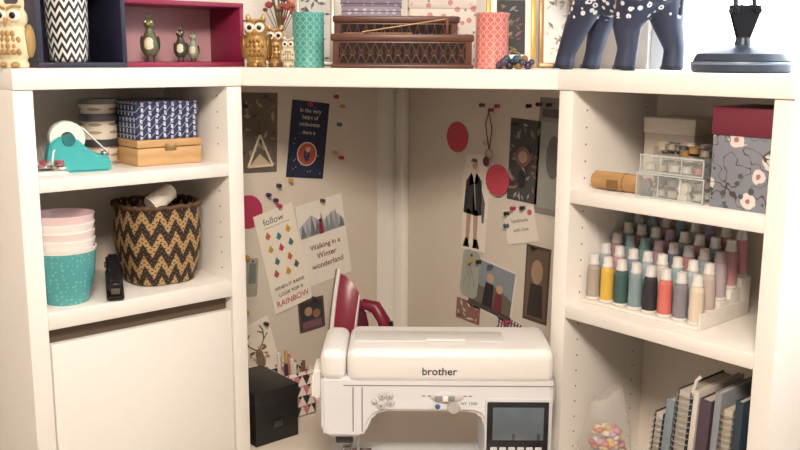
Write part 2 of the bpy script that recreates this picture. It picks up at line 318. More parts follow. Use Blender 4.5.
j.add(lathe([(.0345,.036),(.036,.037),(.036,.048),(.0345,.05)],36),'#3b3b42'); j.add(lathe([(.0345,.085),(.036,.086),(.036,.098),(.0345,.1)],36),'#5b565a'); j.add(lathe([(.034,.118),(.0375,.119),(.0375,.128),(0,.13)],36),'#6a6460'); j.done()
b=B('wooden_box',(.829,1.725,Z1)); WD=pat('wood','#cfa674',[(lambda x,y,z:(noi(8,5)*.4+((z*260+noi(20)*6).sin())*.2),'#b08a58')],.5)
b.add(bx((-.069,-.07,0),(.069,.07,.034),.002),WD).add(bx((-.069,-.07,.0355),(.069,.07,.05),.002),WD).add(bx((-.012,-.073,.028),(.012,-.07,.042),.001),mat('#a88c60',.3,.7)); b.done()
b=B('navy_patterned_box',(.827,1.725,Z1+.0505))
NP=pat('navypat','#232c52',[(lambda x,y,z:((((x*62+y*62).fr()-.5).abs()<.16).mn(((z*90+x*31).fr()-.5).abs()<.36)),'#c9cfdc'),(lambda x,y,z:((((x*62-z*62).fr()-.5).abs()<.07)),'#8d96b5')],.5)
b.add(bx((-.065,-.066,0),(.065,.066,.05),.002),NP).add(bx((-.067,-.068,.045),(.067,.068,.074),.002),NP); b.done()
b=B('small_craft_parts',(.585,1.655,Z1))
b.add(plate([(-.03,0),(.03,0),(.028,.006),(-.026,.008)],-.03,.05,.001),mat('#e6e2da'))
for i in range(14):
    b.add(lathe([(.003,0),(.008,0),(.008,.004),(.003,.004),(.003,0)],14),mat(random.choice(['#efe9df','#b9b4aa','#8e8577','#a65a63','#d8d2c6']),.4,.1),T(random.uniform(-.02,.026),random.uniform(-.022,.015),.009+.003*(i%5))@R(random.uniform(-25,25),'X'))
b.add(tube([(-.02,.01,.01),(-.015,.01,.045),(-.005,.01,.05),(.0,.01,.012)],.0015),mat('#b0b0b0',.3,.8)); b.add(tube([(.01,0,.015),(.014,0,.04),(.02,0,.046)],.002),'#e8e4dc'); b.done()
b=B('bowl_stack',(.607,1.655,Z2))
def bowl(z,h,rt,rb,m,th=.003): b.add(lathe([(0,z),(rb,z),(rb+.002,z+.004),((rb+rt)/2+.004,z+h*.5),(rt,z+h),(rt-th,z+h),((rb+rt)/2+.001,z+h*.5),(rb-.002,z+.008),(0,z+.008)],40),m)
TB=pat('tealbowl','#55a5a6',[(lambda x,y,z:(vor(120,.5)<.30),'#7dbab8'),(lambda x,y,z:(z>.098),'#e9e4dc')],.3)
bowl(0,.104,.058,.038,TB)
for i,cc in enumerate(['#f1ece6','#ecdcd8','#f1ece6','#e8cfd0']): bowl(.05+.0155*i,.07,.0565+.0003*i,.036,mat(cc,.25,var=.01))
b.done()
b=B('stapler',(.700,1.655,Z2),rot=Euler((radians(9),0,radians(-22)))); BK=mat('#1b1b1e',.35)
b.add(bx((-.016,-.07,0),(.016,.07,.009),.004),BK).add(plate([(-.065,.012),(.07,.02),(.072,.04),(.03,.05),(-.04,.044),(-.07,.034)],-.014,.028,.005),BK,R(90,'Z'))
b.add(bx((-.008,-.068,.012),(.008,.05,.024),.001),mat('#9a9a9a',.3,.9)).add(cyl(.006,.034),mat('#777777',.3,.8),T(-.017,.06,.022)@R(90,'Y')); 
b.add(bx((-.012,.02,-.014),(.012,.068,.003),.003),BK)
o=b.done(); o.location.z=Z2+.0125
b=B('woven_basket',(.818,1.705,Z2))
ZZ=pat('zigzag','#b08f62',[(lambda x,y,z:((z*22+(y.at(x)*2.55).tri()*1.3).fr()>.47),'#1d1814'),(lambda x,y,z:(((y.at(x)*38).sin()*(z*700).sin())>.45),'#5c4228')],.7)
b.add(lathe([(0,0),(.060,0),(.066,.004),(.076,.05),(.081,.10),(.078,.148),(.080,.158),(.075,.16),(.073,.148),(.076,.1),(.07,.05),(.058,.008),(0,.008)],48,.72),ZZ)
rim=[(.08*math.copysign(abs(cos(q))**.72,cos(q)),.08*math.copysign(abs(sin(q))**.72,sin(q)),.159+.002*sin(q*24)) for q in [2*pi*i/72+.01 for i in range(72)]]
b.add(tube(rim,.0045,8,True),mat('#5b4028',.7,bump=.5)); b.done()
b=B('cotton_cone',(.815,1.675,Z2+.172),rot=Euler((radians(-8),radians(62),0)))
b.add(lathe([(0,-.03),(.018,-.03),(.018,-.027),(.02,-.025),(.017,.025),(.013,.027),(.012,.03),(.005,.03),(0,.028)],28),mat('#efe6d6',.8,bump=.5,scale=300)); b.done()
b=B('yarn_scraps',(.818,1.71,Z2+.10))
for i in range(16):
    a=random.uniform(0,6.28); r=random.uniform(0,.04); b.add(sph(random.uniform(.014,.022),(r*cos(a),r*sin(a),random.uniform(0,.035)),(1,1,.8),12),mat(random.choice(['#2a2622','#4b3c30','#8a6a4a','#3a3a44']),.9,bump=.6))
b.done()
# ---------------------------------------------------------------- right shelves
Y1_=1.3885; Y2_=1.1645; Y3_=.8005
b=B('wooden_pencil_case',(1.400,1.006,Y1_),rz=radians(-88)); WD2=pat('wood2','#b9905f',[(lambda x,y,z:(noi(9,5)*.4+((x*12+y*420+noi(20)*3).sin())*.25),'#8d683f')],.5)
b.add(lathe([(0,-.050),(.013,-.050),(.0165,-.046),(.0170,.0),(.0165,.046),(.013,.050),(0,.050)],28),WD2,T(0,0,.0172)@R(90,'Y')); b.add(bx((-.012,-.0185,.006),(.012,-.0165,.022),.001),mat('#7a5a38',.4)); b.add(tube([(.02+.0,.0172*cos(a),.0172+.0172*sin(a)) for a in [2*pi*k/24 for k in range(24)]],.0006,5,True),'#5a4028'); b.done()
CL=mat('#e4ebe8',.08,alpha=.13,var=.01); CE=mat('#e2e8e6',.15,alpha=.45,var=.01)
b=B('bobbin_box',(1.42,.879,Y1_),rz=radians(-90))
def tray(z,w,d,h):
    for a,c_ in (((-w,-d,z),(w,d,z+.0015)),((-w,-d,z),(w,-d+.0015,z+h)),((-w,d-.0015,z),(w,d,z+h)),((-w,-d,z),(-w+.0015,d,z+h)),((w-.0015,-d,z),(w,d,z+h)),((-w,-d,z+h-.0015),(w,d,z+h))): b.add(bx(a,c_,0),CL)
    for zz in (z,z+h-.003): b.add(bx((-w-.001,-d-.001,zz),(w+.001,-d+.001,zz+.003),.0005),CE)
    for k in (-1,-.33,.33,1): b.add(bx((k*w-.001,-d-.0005,z),(k*w+.001,-d+.0015,z+h),.0003),CE)
tray(0,.066,.048,.044); tray(.0445,.062,.045,.032)
def bob(x,y,z,cc,rx=0):
    M=T(x,y,z)@R(rx,'X')
    b.add(lathe([(0,0),(.010,0),(.010,.0012),(.0085,.0014),(.0085,.0095),(.010,.0098),(.010,.011),(.003,.011),(0,.011)],16),mat(cc,.5),M)
for i in range(5):
    for j_ in range(3):
        for q in range(2): bob(-.05+.025*i,-.033+.03*j_,.005+.018*q,random.choice(['#a99f8e','#6b6066','#4d5660','#c4bdb2','#8c5f4c','#3f3f46','#a79090']),90 if (i+j_)%3==0 else 0)
        bob(-.05+.024*i,-.03+.028*j_,.049,random.choice(['#a99f8e','#b0977a','#4d5660','#c4bdb2','#a05f5c','#3f3f46']))
for i in range(22): bob(-.05+.1*((i*7)%22)/21,random.uniform(-.03,.03),.0775+.006*(i%2),random.choice(['#b0a390','#3a3a40','#6d6458','#d9d2c8','#83786b','#8a7044','#4a4e58']),random.uniform(-20,20))
b.done()
b=B('storage_carton',(1.568,.985,Y1_),rz=radians(-90)); b.add(bx((-.055,-.04,0),(.055,.04,.115),.002),mat('#c9beb2')).add(bx((-.057,-.042,.1),(.057,.042,.130),.002),mat('#d9d0c5')).add(bx((-.03,-.0425,.04),(.03,-.041,.075),0),mat('#a89c92')); b.done()
b=B('floral_gift_box',(1.440,.7505,Y1_),rz=radians(-90))
FB=pat('floralbox','#7f828d',[(lambda x,y,z:((vor(24)+noi(70)*.22)<.42),'#d8cfca'),(lambda x,y,z:((vor(24)+noi(90)*.2)<.24),'#a86a74'),(lambda x,y,z:((vor(41)+noi(60)*.3)<.36),'#4a5550'),(lambda x,y,z:((noi(38,1)-.5).abs()<.012),'#4c3f3c')],.6)
b.add(bx((-.054,-.062,0),(.054,.062,.125),.001),FB).add(bx((-.0565,-.065,.120),(.0565,.065,.166),.002),mat('#6d2336',.5)); b.done()
# thread rack
b=B('spool_rack',(1.48,.945,Y2_),rz=radians(-90))
for i in range(5): b.add(bx((-.124,-.09+.035*i,0),(.128,-.055+.035*i,.006+.0165*i),.001),mat('#e9e4dc',.4))
b.add(bx((.1285,-.088,0),(.1315,.078,.03),.001),mat('#e9e4dc',.4))
b.done()
b=B('thread_spools',(1.48,.945,Y2_),rz=radians(-90))
front=['#a89d91','#d6b048','#3f5e5a','#82979a','#2f2e34','#d27068','#85828a','#dccdb9']
rows=[front,['#92a8b0','#bd929a','#7b90a2','#a0b0b8','#cdc4ba','#8aa8a8','#aab8bc','#c4b2ae'],['#c08c98','#94a8b4','#7aa0a2','#b79ba8','#667a92','#c48890','#9fb0ba','#b5a6aa'],['#92b0b8','#b37a86','#78949e','#a58ca5','#9ab0bc','#c08890','#889eb0','#c6929a'],['#a4b4bc','#8ea2b2','#c0969e','#7a98a2','#b2bac0','#8a80a0','#b87a84','#cc9098']]
for ri,row in enumerate(rows):
    for i,cc in enumerate(row):
        x=-.109+.0318*i; y=-.073+.035*ri; z=.0065+.0165*ri
        M=T(x,y,z); WB='#e3dfd8'
        b.add(lathe([(0,0),(.0136,0),(.0145,.001),(.0145,.005),(.0130,.006)],20),mat(WB,.4),M)
        prof=[(.0128,.006)]
        for q in range(22): prof+= [(.0133-.00002*q,.007+.0025*q),(.0127-.00002*q,.00825+.0025*q)]
        prof+=[(.0112,.065),(.0100,.068)]
        b.add(lathe(prof,20),mat(cc,.75,bump=.4,scale=400),M)
        b.add(lathe([(.0100,.068),(.0108,.069),(.0108,.072),(.0092,.074),(.0088,.086),(.0080,.088),(.004,.0885),(.0035,.085),(0,.085)],20),mat(random.choice(['#e0dcd5','#d6d2cc','#d0cfce']) if ri<2 else random.choice(['#d9d5d0',cc,'#cfd0d2']),.4),M)
b.done(50)
# notebooks
b=B('notebooks',(1.45,.80,Y3_),rz=radians(-90))
x=-.092
for i,(w_,h_,d_,cc,tl) in enumerate([(.018,.205,.13,'#3a4048',7),(.016,.235,.14,'#7d8a92',6),(.026,.26,.15,'#39404e',5),(.010,.265,.15,'#cfc8c0',5),(.022,.255,.15,'#4d3f4c',4),(.012,.275,.15,'#8a8f96',4),(.020,.25,.15,'#8a7a64',3),(.014,.27,.15,'#2c3a48',2)]):
    M=T(x,0,.0)@R(tl*.6,'Y')
    b.add(bx((0,-.08,.002),(.002,-.08+d_,h_),.0005),mat(cc,.5),M); b.add(bx((w_-.002,-.08,.002),(w_,-.08+d_,h_),.0005),mat(cc,.5),M)
    b.add(bx((.002,-.078,.004),(w_-.002,-.082+d_,h_-.003),.0003),mat('#b9b2a6',.8),M)
    if i in (0,2,6):
        for q in range(int(h_/.011)): b.add(tube([(w_/2+(w_/2+.003)*cos(a),-.08+.006*sin(a),.008+q*.011) for a in [2*pi*k/8 for k in range(8)]],.0011,5,True),mat('#b8b8b8',.3,.8),M)
    else: b.add(bx((0,-.082,.002),(w_,-.0795,h_),.0008),mat(cc,.5),M)
    x+=w_+.0055
b.add(tube([(-.01,-.075,.25),(.0,-.078,.283),(.006,-.076,.29)],.003),'#e6e2dc')
b.done()
b=B('sweets_bag',(1.415,1.012,Y3_),rz=YAW)
BAG=mat('#eee9e4',.10,alpha=.20)
bm=lathe([(0,.001),(.040,.001),(.050,.012),(.053,.04),(.051,.08),(.046,.11),(.040,.14),(.034,.165),(.027,.188)],40,1,1,.62)
rr_=random.Random(3)
for v in bm.verts:
    a=math.atan2(v.co.y,v.co.x); k_=1+.07*sin(a*5+v.co.z*60)+.05*sin(a*9-v.co.z*90)+rr_.uniform(-.03,.03)
    v.co.x*=k_; v.co.y*=k_; 
    if v.co.z>.18: v.co.z+=.014*cos(a)+rr_.uniform(-.004,.004)
b.add(bm,BAG)
for i in range(110):
    zz=random.uniform(.012,.118); rr=.038*(1 if zz<.08 else .8); a=random.uniform(0,6.28); r=rr*random.random()**.4
    b.add(sph(.008,(r*cos(a),r*sin(a)*.55,zz),(1,1,.7),10),mat(random.choice(['#e3a8b2','#ecd9a4','#f0e8dc','#d98a7a','#c9b4d0','#e5b56e','#b86a78']),.35))
b.done()
# ---------------------------------------------------------------- corner desk items
DK=.8005
b=B('black_storage_box',(1.025,1.668,DK)); b.add(bx((-.055,-.075,0),(.055,.075,.10),.002),mat('#17171a',.5)).add(bx((-.057,-.077,.092),(.057,.077,.122),.003),mat('#1d1d20',.45)).add(bx((-.012,-.0785,.035),(.012,-.0765,.05),.0005),mat('#55555a',.3,.8)); b.done()
b=B('triangle_pattern_box',(1.142,1.715,DK))
TP=pat('tripat','#e9ddd2',[(lambda x,y,z:(((z*40).fr()-((x*40+y*40).tri()*2))>0),'#2a2a30'),(lambda x,y,z:((((z*40).fr()-((x*40+y*40).tri()*2))>0).mn((x*20+y*20+z*20).fr()>.55)),'#c27a84')],.5)
for a,c_ in (((-.042,-.042,0),(.042,.042,.003)),((-.042,-.042,0),(.042,-.039,.108)),((-.042,.039,0),(.042,.042,.108)),((-.042,-.042,0),(-.039,.042,.108)),((.039,-.042,0),(.042,.042,.108))): b.add(bx(a,c_,.0006),TP)
for i in range(9):
    xx,yy=random.uniform(-.03,.03),random.uniform(-.03,.03); b.add(tube([(xx,yy,.01),(xx+random.uniform(-.006,.006),yy+.004,random.uniform(.12,.145))],.0045,8),mat(random.choice(['#c9a46a','#c27a84','#3a3a42','#e9e0d4','#7a5a48']),.5))
b.done()
b=B('steam_iron',(1.322,1.705,DK),rz=radians(-150))
# modelled standing on its heel: local z = toe direction, local -y = sole side
def ring(y,hs,w,z0_=0.0):
    N=18; r=[]
    for k_ in range(N+1):
        t_=k_/N; r.append((w*(1-t_**2.2)*(.78+.22*min(1,t_*5))+ (.0004 if k_==N else 0),y,z0_+(hs-z0_)*t_))
    for k_ in range(N,-1,-1):
        t_=k_/N; r.append((-w*(1-t_**2.2)*(.78+.22*min(1,t_*5))-(.0004 if k_==N else 0),y,z0_+(hs-z0_)*t_))
    return r
b.add(loft([ring(-.046,.318,.066,.006),ring(-.041,.320,.068,.006)]),mat('#cfccc8',.2,.8))
b.add(loft([ring(-.041,.319,.067,.004),ring(-.033,.317,.067,.004)]),mat('#efebe6',.4))
MR=mat('#8a2440',.25)
b.add(loft([ring(-.033,.308,.063),ring(-.018,.302,.063),ring(.0,.286,.058),ring(.016,.262,.050)]),MR)
b.add(loft([ring(.016,.262,.0505,.05),ring(.019,.258,.049,.05)]),mat('#eadfd9',.3))
b.add(loft([ring(.018,.250,.045),ring(.032,.222,.038),ring(.040,.19,.026)]),mat('#54162a',.3))
b.add(tube([(0,.025,.235),(0,.058,.232),(0,.080,.20),(0,.088,.14),(0,.085,.08),(0,.062,.035),(0,.025,.03)],[.015,.016,.016,.015,.016,.019,.018],14),mat('#7d1f38',.35)); b.add(bx((-.04,-.03,0),(.04,.075,.022),.008,4),mat('#3a1420',.4))
b.add(tube([(.0,.096,.20),(0,.104,.14),(0,.100,.09)],[.007,.008,.007],10),mat('#1c1216',.4))
b.add(cyl(.013,.008),mat('#e6dcd8',.4),T(0,.034,.225)@R(-60,'X')); b.add(tube([(0,.07,.02),(.02,.10,.01),(.05,.11,.006),(.07,.09,.006)],.004),'#222222')
b.done()
# ---------------------------------------------------------------- sewing machine
ax=Vector((.757,-.653,0)); ay=Vector((.653,.757,0))
def LD(l,d,z): p=ax*l+ay*d; return (p.x,p.y,z)
b=B('sewing_machine',LD(.0712,1.572,DK),rz=YAW)
MW=mat('#ebe9e7',.3,var=.006); MF=mat('#e0e2e6',.3,var=.006); MG=mat('#b9b6b4',.35); MD=mat('#23252b',.25)
b.add(plate([(-.20,0),(.203,0),(.203,.25),(-.2055,.25),(-.2055,.15),(-.197,.138),(-.135,.138),(-.125,.148),(-.121,.165),(-.113,.178),(-.098,.186),(.060,.186),(.074,.181),(.082,.168),(.084,.155),(.084,.065),(-.20,.065)],0,.156,.006),MF)
b.add(bx((-.160,-.003,.238),(.2045,.158,.301),.017,5),MW).add(bx((-.2065,-.002,.242),(-.1612,.156,.299),.016,5),MW)
b.add(bx((-.15,.05,.3005),(.12,.11,.3025),.0008),mat('#d5d3d1',.35)); b.add(bx((-.02,.045,.302),(.05,.06,.306),.002),MW)
b.add(bx((-.166,-.0005,.2345),(.204,.0,.2365),0),mat('#8b8886'))
b.add(plate([(-.225,.195),(-.203,.195),(-.203,.255),(-.218,.255),(-.225,.245)],.03,.08,.006),MW)
b.add(text('brother',.0195,ext=.0002,bold=.0002),mat('#22242a',.4),T(.002,-.0036,.2625))
b.add(cyl(.034,.012,bev=.004),MG,T(.2035,.07,.2)@R(90,'Y')); b.add(bx((.2032,.02,.0),(.2045,.14,.24),.0005),mat('#8f8c8a',.4))
# screen
b.add(bx((.0835,-.003,.098),(.1995,.002,.213),.004),mat('#cfd1d5',.35)); b.add(bx((.0865,-.005,.105),(.1965,.002,.208),.004),MD)
SCR=pat('screen','#59646c',[(lambda x,y,z:((x*22).fr()<.12).mn(z<.155),'#27303a'),(lambda x,y,z:(noi(30)*.4),'#7c8a92')],.15)  # last layer paints a pale reflection into the display colour
b.add(bx((.097,-.0058,.137),(.187,-.004,.198),.0008),SCR)
for i in range(6): b.add(bx((.094+.0158*i,-.0065,.1105),(.106+.0158*i,-.004,.124),.002),mat('#c9ccd0',.4)); b.add(plate([(.097+.0158*i,.114),(.103+.0158*i,.114),(.1+.0158*i,.121)],-.0069,.0004),'#33363c')
# controls
for xx,zz,r in ((-.098,.216,.0055),(-.085,.216,.0055),(-.1,.199,.0065),(-.083,.203,.0055),(-.112,.205,.004)):
    b.add(lathe([(0,.004),(r*.8,.004),(r,.0025),(r*1.25,0),(r*1.4,0)],18),mat('#c6c5c4',.3),T(xx,0,zz)@R(90,'X'))
    b.add(cyl(r*.3,.0008,bev=.0001),mat('#7a7c82'),T(xx,-.004,zz)@R(90,'X'))
b.add(lathe([(0,.004),(.007,.004),(.0085,.002),(.010,0)],24,1,3.0,1),mat('#cfcccb',.3),T(.016,0,.214)@R(90,'X')); b.add(bx((-.006,-.0065,.2095),(.03,-.003,.2185),.003),mat('#8e9096',.3)); b.add(bx((.008,-.010,.209),(.018,-.005,.219),.002),MW)
for xx in (-.028,-.018,.045,.054): b.add(bx((xx,-.0006,.216),(xx+.006,.0002,.2175),0),'#55585e')
b.add(text('NV 1300',.008),mat('#55585e'),T(.055,-.0006,.203)); b.add(lathe([(0,.003),(.004,.003),(.005,0)],14),mat('#3f6a9a',.3),T(-.0,0,.197)@R(90,'X')); b.add(lathe([(0,.006),(.010,.006),(.012,0)],24),MG,T(.028,0,.196)@R(90,'X'))
# head details
for xx in (-.149,-.133): b.add(bx((xx-.0009,-.0008,.150),(xx+.0009,.0004,.232),0),mat('#6b6a6a'))
b.add(tube([(-.163,.06,.14),(-.163,.06,.09)],.0035),mat('#b5b5b5',.25,.9)); b.add(bx((-.172,.05,.086),(-.154,.07,.098),.002),mat('#a0a0a0',.3,.8)); b.add(tube([(-.163,.055,.09),(-.163,.055,.067)],.0008),mat('#cccccc',.2,.9))
b.add(bx((-.182,.02,.118),(-.150,.032,.137),.003),mat('#3c3d42')); b.add(tube([(-.143,.06,.14),(-.143,.06,.075)],.003),mat('#b5b5b5',.25,.9)); b.add(plate([(-.16,.066),(-.13,.066),(-.13,.07),(-.142,.075),(-.15,.075)],.045,.03,.0005),mat('#b5b5b5',.25,.9)); b.add(bx((-.17,.02,.0652),(-.12,.12,.0665),.0005),mat('#bdbdbd',.25,.8))
b.bm.transform(SC(1.035,1,1.035))
b.done()
# ---------------------------------------------------------------- things on top
TZ=TOP+.0005
def cubby(name,x0,x1,y0_,y1_,h,th,m,mi,loc):
    b=B(name,loc); w_=(x1-x0)/2; d=(y1_-y0_)/2
    for a,c_ in (((-w_,-d,0),(w_,d,th)),((-w_,-d,h-th),(w_,d,h)),((-w_,-d,th),(-w_+th,d,h-th)),((w_-th,-d,th),(w_,d,h-th))): b.add(bx(a,c_,.001),m)
    b.add(bx((-w_+th,d-.006,th),(w_-th,d-.002,h-th),0),mi); b.done(); return
cubby('navy_cubby',.578,.742,1.64,1.80,.175,.009,mat('#26263e',.5),mat('#34304a',.6),(.660,1.72,TZ))
cubby('magenta_cubby',.744,1.012,1.67,1.80,.128,.009,mat('#8e2448',.45),mat('#c49aa0',.7),(.878,1.735,TZ))
CH=pat('chevron','#eceae6',[(lambda x,y,z:((z*55+(y.at(x)*2.228).tri()*1.6).fr()>.5),'#26262c')],.35)
b=B('chevron_vase',(.652,1.692,TZ+.0095)); b.add(lathe([(0,0),(.030,0),(.033,.003),(.037,.06),(.038,.135),(.035,.135),(.034,.06),(.03,.006),(0,.006)],40),CH); b.done()
def owl(name,loc,h,c1,c2,rz=YAW,metal=0):
    k=h/.13; b=B(name,loc,rz)
    body=fuse([sph(.034,(0,0,.045),(1,.8,1.25)),sph(.028,(0,0,.092),(1.05,.85,.95)),sph(.007,(-.019,0,.119),(1,.8,1.8),12),sph(.007,(.019,0,.119),(1,.8,1.8),12),cyl(.026,.01)],.003,3)
    b.add(body,mat(c1,.35,metal,bump=.8,scale=160),SC(k,k,k))
    for s_ in (-1,1):
        b.add(sph(.022,(s_*.030,.003,.05),(.4,.75,1.4)),mat(c2,.35,metal),SC(k,k,k)); b.add(sph(.0125,(s_*.012,-.022,.096),(1,.4,1)),mat('#f0e8d8',.3),SC(k,k,k)); b.add(sph(.006,(s_*.012,-.0265,.096),(1,.45,1)),mat('#1c1614',.15),SC(k,k,k))
        b.add(tube([(s_*.002,-.026,.108),(s_*.014,-.026,.113),(s_*.026,-.018,.112)],.0025),mat(c2,.35,metal),SC(k,k,k)); b.add(sph(.008,(s_*.011,-.024,.006),(1,1.3,.7),12),mat(c2,.35,metal),SC(k,k,k))
    b.add(cyl(.0045,.012,.0005,.0003,8),mat('#b98a3e',.4,metal),SC(k,k,k)@T(0,-.028,.09)@R(150,'X'))
    for r_ in range(4):
        for q in range(-2+r_%2,3-r_%2): b.add(sph(.005,(q*.009,-.026+abs(q)*.002,.03+r_*.011),(1,.4,1.2),8),mat(c2,.4,metal),SC(k,k,k))
    b.done()
owl('owl_figurine',(.536,1.636,TZ),.118,'#dfcfae','#a88a55')
owl('gold_owl_figurine',LD(-.292,1.875,TZ),.105,'#b89258','#8a6534',metal=.4)
owl('gold_owl_figurine',LD(-.256,1.90,TZ),.085,'#c4a06a','#8a6534',metal=.4)
owl('cream_owl_figurine',LD(-.225,1.86,TZ),.062,'#ddd0bb','#a08c70')
def bird(loc,k,cc):
    b=B('bird_figurine',loc,radians(-35)); m=mat(cc,.35)
    b.add(lathe([(0,.012),(.012,.013),(.019,.025),(.0195,.04),(.014,.055),(.009,.068),(.0085,.074)],24),m,SC(k,k,k)); b.add(sph(.0125,(0,-.002,.082)),m,SC(k,k,k))
    b.add(cyl(.004,.014,.0005,.0003,8),mat('#c9a15a'),SC(k,k,k)@T(0,-.012,.082)@R(95,'X')); b.add(sph(.012,(0,-.012,.036),(1,.7,1.5)),mat('#d9d2b8'),SC(k,k,k))
    for s_ in (-1,1):
        b.add(sph(.0022,(s_*.006,-.012,.086),seg=8),mat('#f3f0ea'),SC(k,k,k)); b.add(sph(.011,(s_*.0175,.002,.04),(.35,.8,1.5)),mat('#23281f'),SC(k,k,k)); b.add(tube([(s_*.007,0,.014),(s_*.007,0,.001),(s_*.009,-.01,.001)],.0015),'#2a2a26',SC(k,k,k))
    b.add(tube([(-.006,0,.094),(-.004,0,.102),(.006,0,.101),(.002,0,.094)],.0018),'#5b6a55',SC(k,k,k)); b.done()
bird((.822,1.71,TZ+.0092),.90,'#5d6145'); bird((.888,1.71,TZ+.0092),.68,'#3f4638'); bird((.922,1.722,TZ+.0092),.60,'#8f9a86')
# dried flowers
b=B('dried_flower_vase',LD(-.262,2.02,TZ),YAW)
b.add(lathe([(0,0),(.022,0),(.03,.03),(.018,.06),(.016,.075),(.013,.075),(0,.07)],24),mat('#c9b7a0',.4))
for i in range(30):
    a=random.uniform(0,6.28); sp=random.uniform(.01,.042); h=random.uniform(.10,.2); p=(sp*cos(a),sp*sin(a)*.6,h)
    b.add(tube([(0,0,.06),(p[0]*.4,p[1]*.4,h*.7),p],.0009,5),'#6b5a3c'); b.add(sph(random.uniform(.005,.010),p,(1,1,.8),10),mat(random.choice(['#a84a4a','#c98a76','#8a6a4a','#d9b8a0','#7a3a44']),.8))
b.done()
def lattice(base,line,n,zs):
    return pat('lattice'+base,base,[(lambda x,y,z:((((y.at(x)*(n/6.28318)+z*zs).fr()-.5).abs()<.09).mx(((y.at(x)*(n/6.28318)-z*zs).fr()-.5).abs()<.09)).mx(((y.at(x)*(n/6.28318)).fr()-.5).abs()<.05),line)],.45)
b=B('teal_lantern_tin',LD(-.186,1.87,TZ),YAW); b.add(lathe([(0,0),(.032,0),(.0325,.003),(.0315,.008),(.0315,.10),(.0325,.105),(.032,.108),(.029,.108),(.029,.01),(0,.008)],40),lattice('#3f9088','#78b4aa',14,64)); b.done()
b=B('coral_lantern_tin',LD(.181,1.84,TZ),YAW); b.add(lathe([(0,0),(.033,0),(.0335,.003),(.032,.008),(.032,.10),(.0335,.105),(.033,.108),(.030,.108),(.030,.01),(0,.008)],40),lattice('#c96a64','#e3a398',14,64)); b.done()
def carved(name,loc,w_,d,h):
    b=B(name,loc,YAW); DW=pat('dw'+name+str(w_),'#4c2a1f',[(lambda x,y,z:noi(30,5)*.7,'#6b4230')],.4); IN_SHADE=mat('#120806',.8); w2=w_/2
    b.add(bx((-w2,-d/2,.006),(w2,d/2,h-.014),.001),DW).add(bx((-w2-.004,-d/2-.004,h-.014),(w2+.004,d/2+.004,h),.003),DW).add(bx((-w2-.004,-d/2-.004,0),(w2+.004,d/2+.004,.007),.002),DW)
    z0_,z1_=.010,h-.017; b.add(bx((-w2+.012,-d/2-.0005,z0_),(w2-.012,-d/2+.001,z1_),0),IN_SHADE); n=int((w_-.024)/.017); st=(w_-.024)/n; hh=z1_-z0_  # near-black sheet behind the fretwork paints the shade of a hollow inside
    for i in range(n):
        xc=-w2+.012+st*(i+.5)
        for s_ in (-1,1): b.add(tube([(xc-st/2,-d/2-.001,z0_+hh/2-s_*hh/2),(xc+st/2,-d/2-.001,z0_+hh/2+s_*hh/2)],.0014,5),DW)
        b.add(tube([(xc+.0055*cos(q*pi/4),-d/2-.0015,z0_+hh/2+.0055*sin(q*pi/4)) for q in range(8)],.0011,5,True),DW)
    for s_ in (-1,1):
        for i in range(12): b.add(sph(.0022,(-w2+.01+(w_-.02)*i/11,s_*(d/2-.006),h+.0005),(1,1,.5),8),mat('#b89a5a',.3,.8))
    return b
b=carved('carved_wooden_box',LD(.003,1.875,TZ),.275,.085,.066); b.add(plate([(-.12,.067),(.02,.067),(.02,.0695),(-.115,.0695)],-.02,.02),mat('#8a5a3a')); b.add(tube([(-.08,-.03,.0700),(.09,.02,.098)],.0012),'#c9a06a'); b.add(bx((.088,.017,.066),(.094,.023,.099),.001),'#6d3423'); b.done()
carved('carved_wooden_box',LD(-.01,1.98,TZ),.255,.09,.105).done()
for nm,l,d,w_,h,ps,cc in (('patterned_tin',-.065,2.085,.13,.165,[(lambda x,y,z:(vor(60,.2)<.3),'#c9bccb'),(lambda x,y,z:((z*60).fr()<.2),'#5c5568')],'#8a7f92'),('floral_tin',.09,2.085,.145,.16,[(lambda x,y,z:((vor(42)+noi(60)*.2)<.38),'#c98a8c'),(lambda x,y,z:((vor(60)+noi(60)*.2)<.28),'#7a8a6a')],'#ddd3cb')):
    b=B(nm,LD(l,d,TZ),YAW); m=pat(nm,cc,ps,.5); b.add(bx((-w_/2,-.05,0),(w_/2,.05,h*.8),.003),m).add(bx((-w_/2-.002,-.052,h*.78),(w_/2+.002,.052,h),.003),m); b.done()
def frame(name,loc,w_,h,fc,art,fw=.010,tilt=8,mc='#efeae2'):
    b=B(name,(loc[0],loc[1],loc[2]+.001),rot=(Matrix.Rotation(YAW,3,'Z')@Matrix.Rotation(radians(-tilt),3,'X')).to_euler()); m=mat(fc,.35,.3)
    for a,c_ in (((-w_/2,0,0),(w_/2,.012,fw)),((-w_/2,0,h-fw),(w_/2,.012,h)),((-w_/2,0,fw),(-w_/2+fw,.012,h-fw)),((w_/2-fw,0,fw),(w_/2,.012,h-fw))): b.add(bx(a,c_,.0015),m)
    b.add(bx((-w_/2+fw,.006,fw),(w_/2-fw,.010,h-fw),0),mat(mc,.6))
    for e in art: b.add(plate(e[0],.0045,.001),mat(e[1],.6))
    b.add(tube([(0,.012,h*.7),(0,.055,.0115)],.003),m); b.done()
def fl(w_,h,cols,n,sz,seed): return [( [(p[0],p[1]+h/2) for p in e[1]],e[2]) for e in leafy(cols,w_,h,n,sz,seed)]
frame('picture_frame',LD(-.197,2.12,TZ),.09,.20,'#b9b2a8',fl(.07,.16,['#5c6a72','#8a8f94','#3f4a52'],36,.010,8),mc='#cfcfcd')
gp=[([(p[0],p[1]+.03) for p in e[0]],e[1]) for e in fl(.054,.11,['#d9c6b0','#b07a6a','#7d8a70','#c9a15a'],30,.009,9)]
